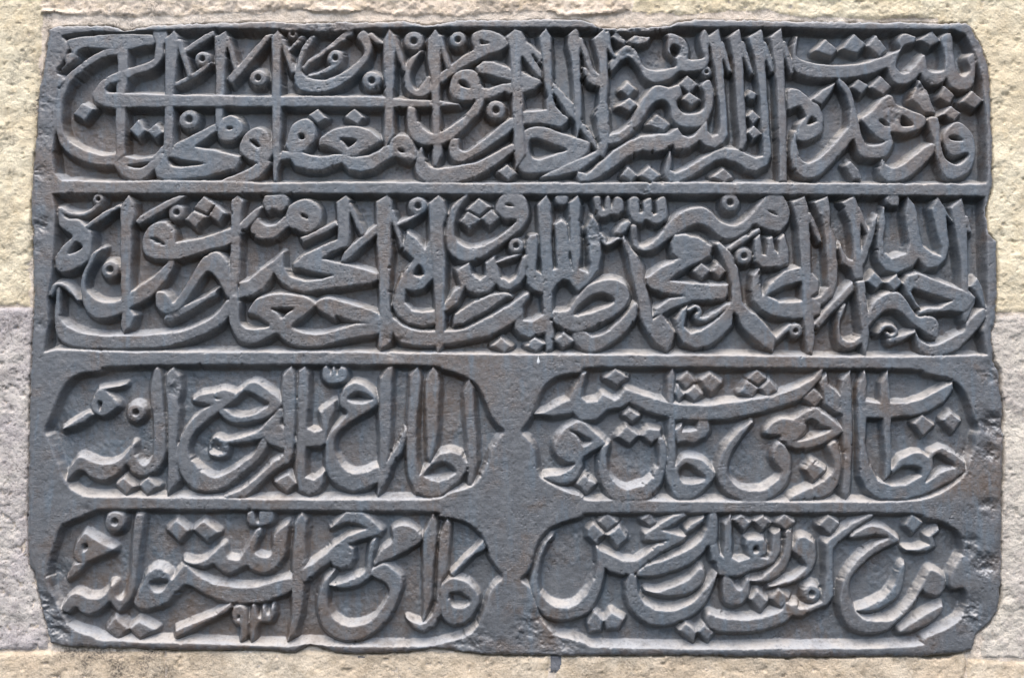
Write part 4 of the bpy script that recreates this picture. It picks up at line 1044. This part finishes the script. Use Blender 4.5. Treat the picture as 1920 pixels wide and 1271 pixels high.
def coarse_patch(b):
    """vertices and faces of the part of a block that lies outside the finely built area"""
    x0, x1, z0, z1 = wall_rect(b)
    g = Grid(x0 + 5, x1 - 5, z0 + 5, z1 - 5, 14.0)
    gx, gz = np.meshgrid(g.xs, g.zs)
    h = -7.0 + fbm(gx, gz, 90, 3, 521) * 3.0 + fbm(gx, gz, 50, 3, 531) * b[5]
    rim = np.minimum(np.minimum(gx - x0, x1 - gx), np.minimum(gz - z0, z1 - gz))
    h = np.where(rim < 14, h - 8, h)
    out = (gx < wx0) | (gx > W.xs[-1] - 14) | (gz < wz0) | (gz > W.zs[-1] - 14)
    q = np.flatnonzero(out[:-1, :-1].ravel())
    qj, qi = np.divmod(q, g.nx - 1)
    c = np.stack([qj * g.nx + qi, qj * g.nx + qi + 1, (qj + 1) * g.nx + qi + 1, (qj + 1) * g.nx + qi], 1)
    co = np.stack([gx.ravel() * 0.001 - worigin[0], -h.ravel() * 0.001 - worigin[1], gz.ravel() * 0.001 - worigin[2]], 1)
    return co, c

for bi, b in enumerate(BLOCKS):
    q = np.flatnonzero(wq.ravel() == bi + 1)
    if not len(q):
        continue
    co, fc = patch_arrays(W, wh, q, worigin)
    co2, fc2 = coarse_patch(b)
    me = make_mesh('stone_block', np.vstack([co, co2]), np.vstack([fc, fc2 + len(co)]), b[4])
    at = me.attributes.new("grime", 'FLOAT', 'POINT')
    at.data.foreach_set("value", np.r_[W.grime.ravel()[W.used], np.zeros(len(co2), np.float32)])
    o = link('mortar_patch' if b[4] is M_SLATE else 'stone_block', me, wall)
    if b[4] is M_PURPLE:
        o['label'] = "pitted purple grey stone block"
    elif b[4] is M_GREYPINK:
        o['label'] = "pale grey pink stone block"
print("tris", sum(len(m.polygons) for m in bpy.data.meshes) * 2)

# a small dried drip of white paint on the lower bar
mw, ntw, pw = nodes_of("white_paint")
cw = noise(ntw, world_pos(ntw)[1], 300.0)
ntw.links.new(mix(ntw, remap(ntw, cw, 0.3, 0.7), (0.42, 0.44, 0.45), (0.55, 0.56, 0.56)), pw.inputs["Base Color"])
pw.inputs["Roughness"].default_value = 0.5
prof = [(0.6, 665.5), (0.9, 669), (1.3, 672.5), (2.6, 675.5), (3.4, 678.5), (2.7, 681), (1.0, 682.8)]
vs, fs = [], []
for r, v in prof:
    x, z = to_wall(1009.3, v)
    cj = int((float(z) - G.z0) / STEP); ci = int((float(x) - G.x0) / STEP)
    y = -float(field[cj, ci])
    for k in range(9):
        a = math.pi * k / 8
        vs.append((float(x) * 0.001 - math.cos(a) * r * 0.001 - origin[0], (y + 0.6 - math.sin(a) * min(r, 2.0) * 0.9) * 0.001 - origin[1], float(z) * 0.001 - origin[2]))
for q in range(len(prof) - 1):
    for k in range(8):
        fs.append((q * 9 + k, q * 9 + k + 1, (q + 1) * 9 + k + 1, (q + 1) * 9 + k))
me = make_mesh('paint_drip', np.array(vs), np.array(fs), mw)
o = link('paint_drip', me, tablet)
o['label'] = "small white drip of dried paint"
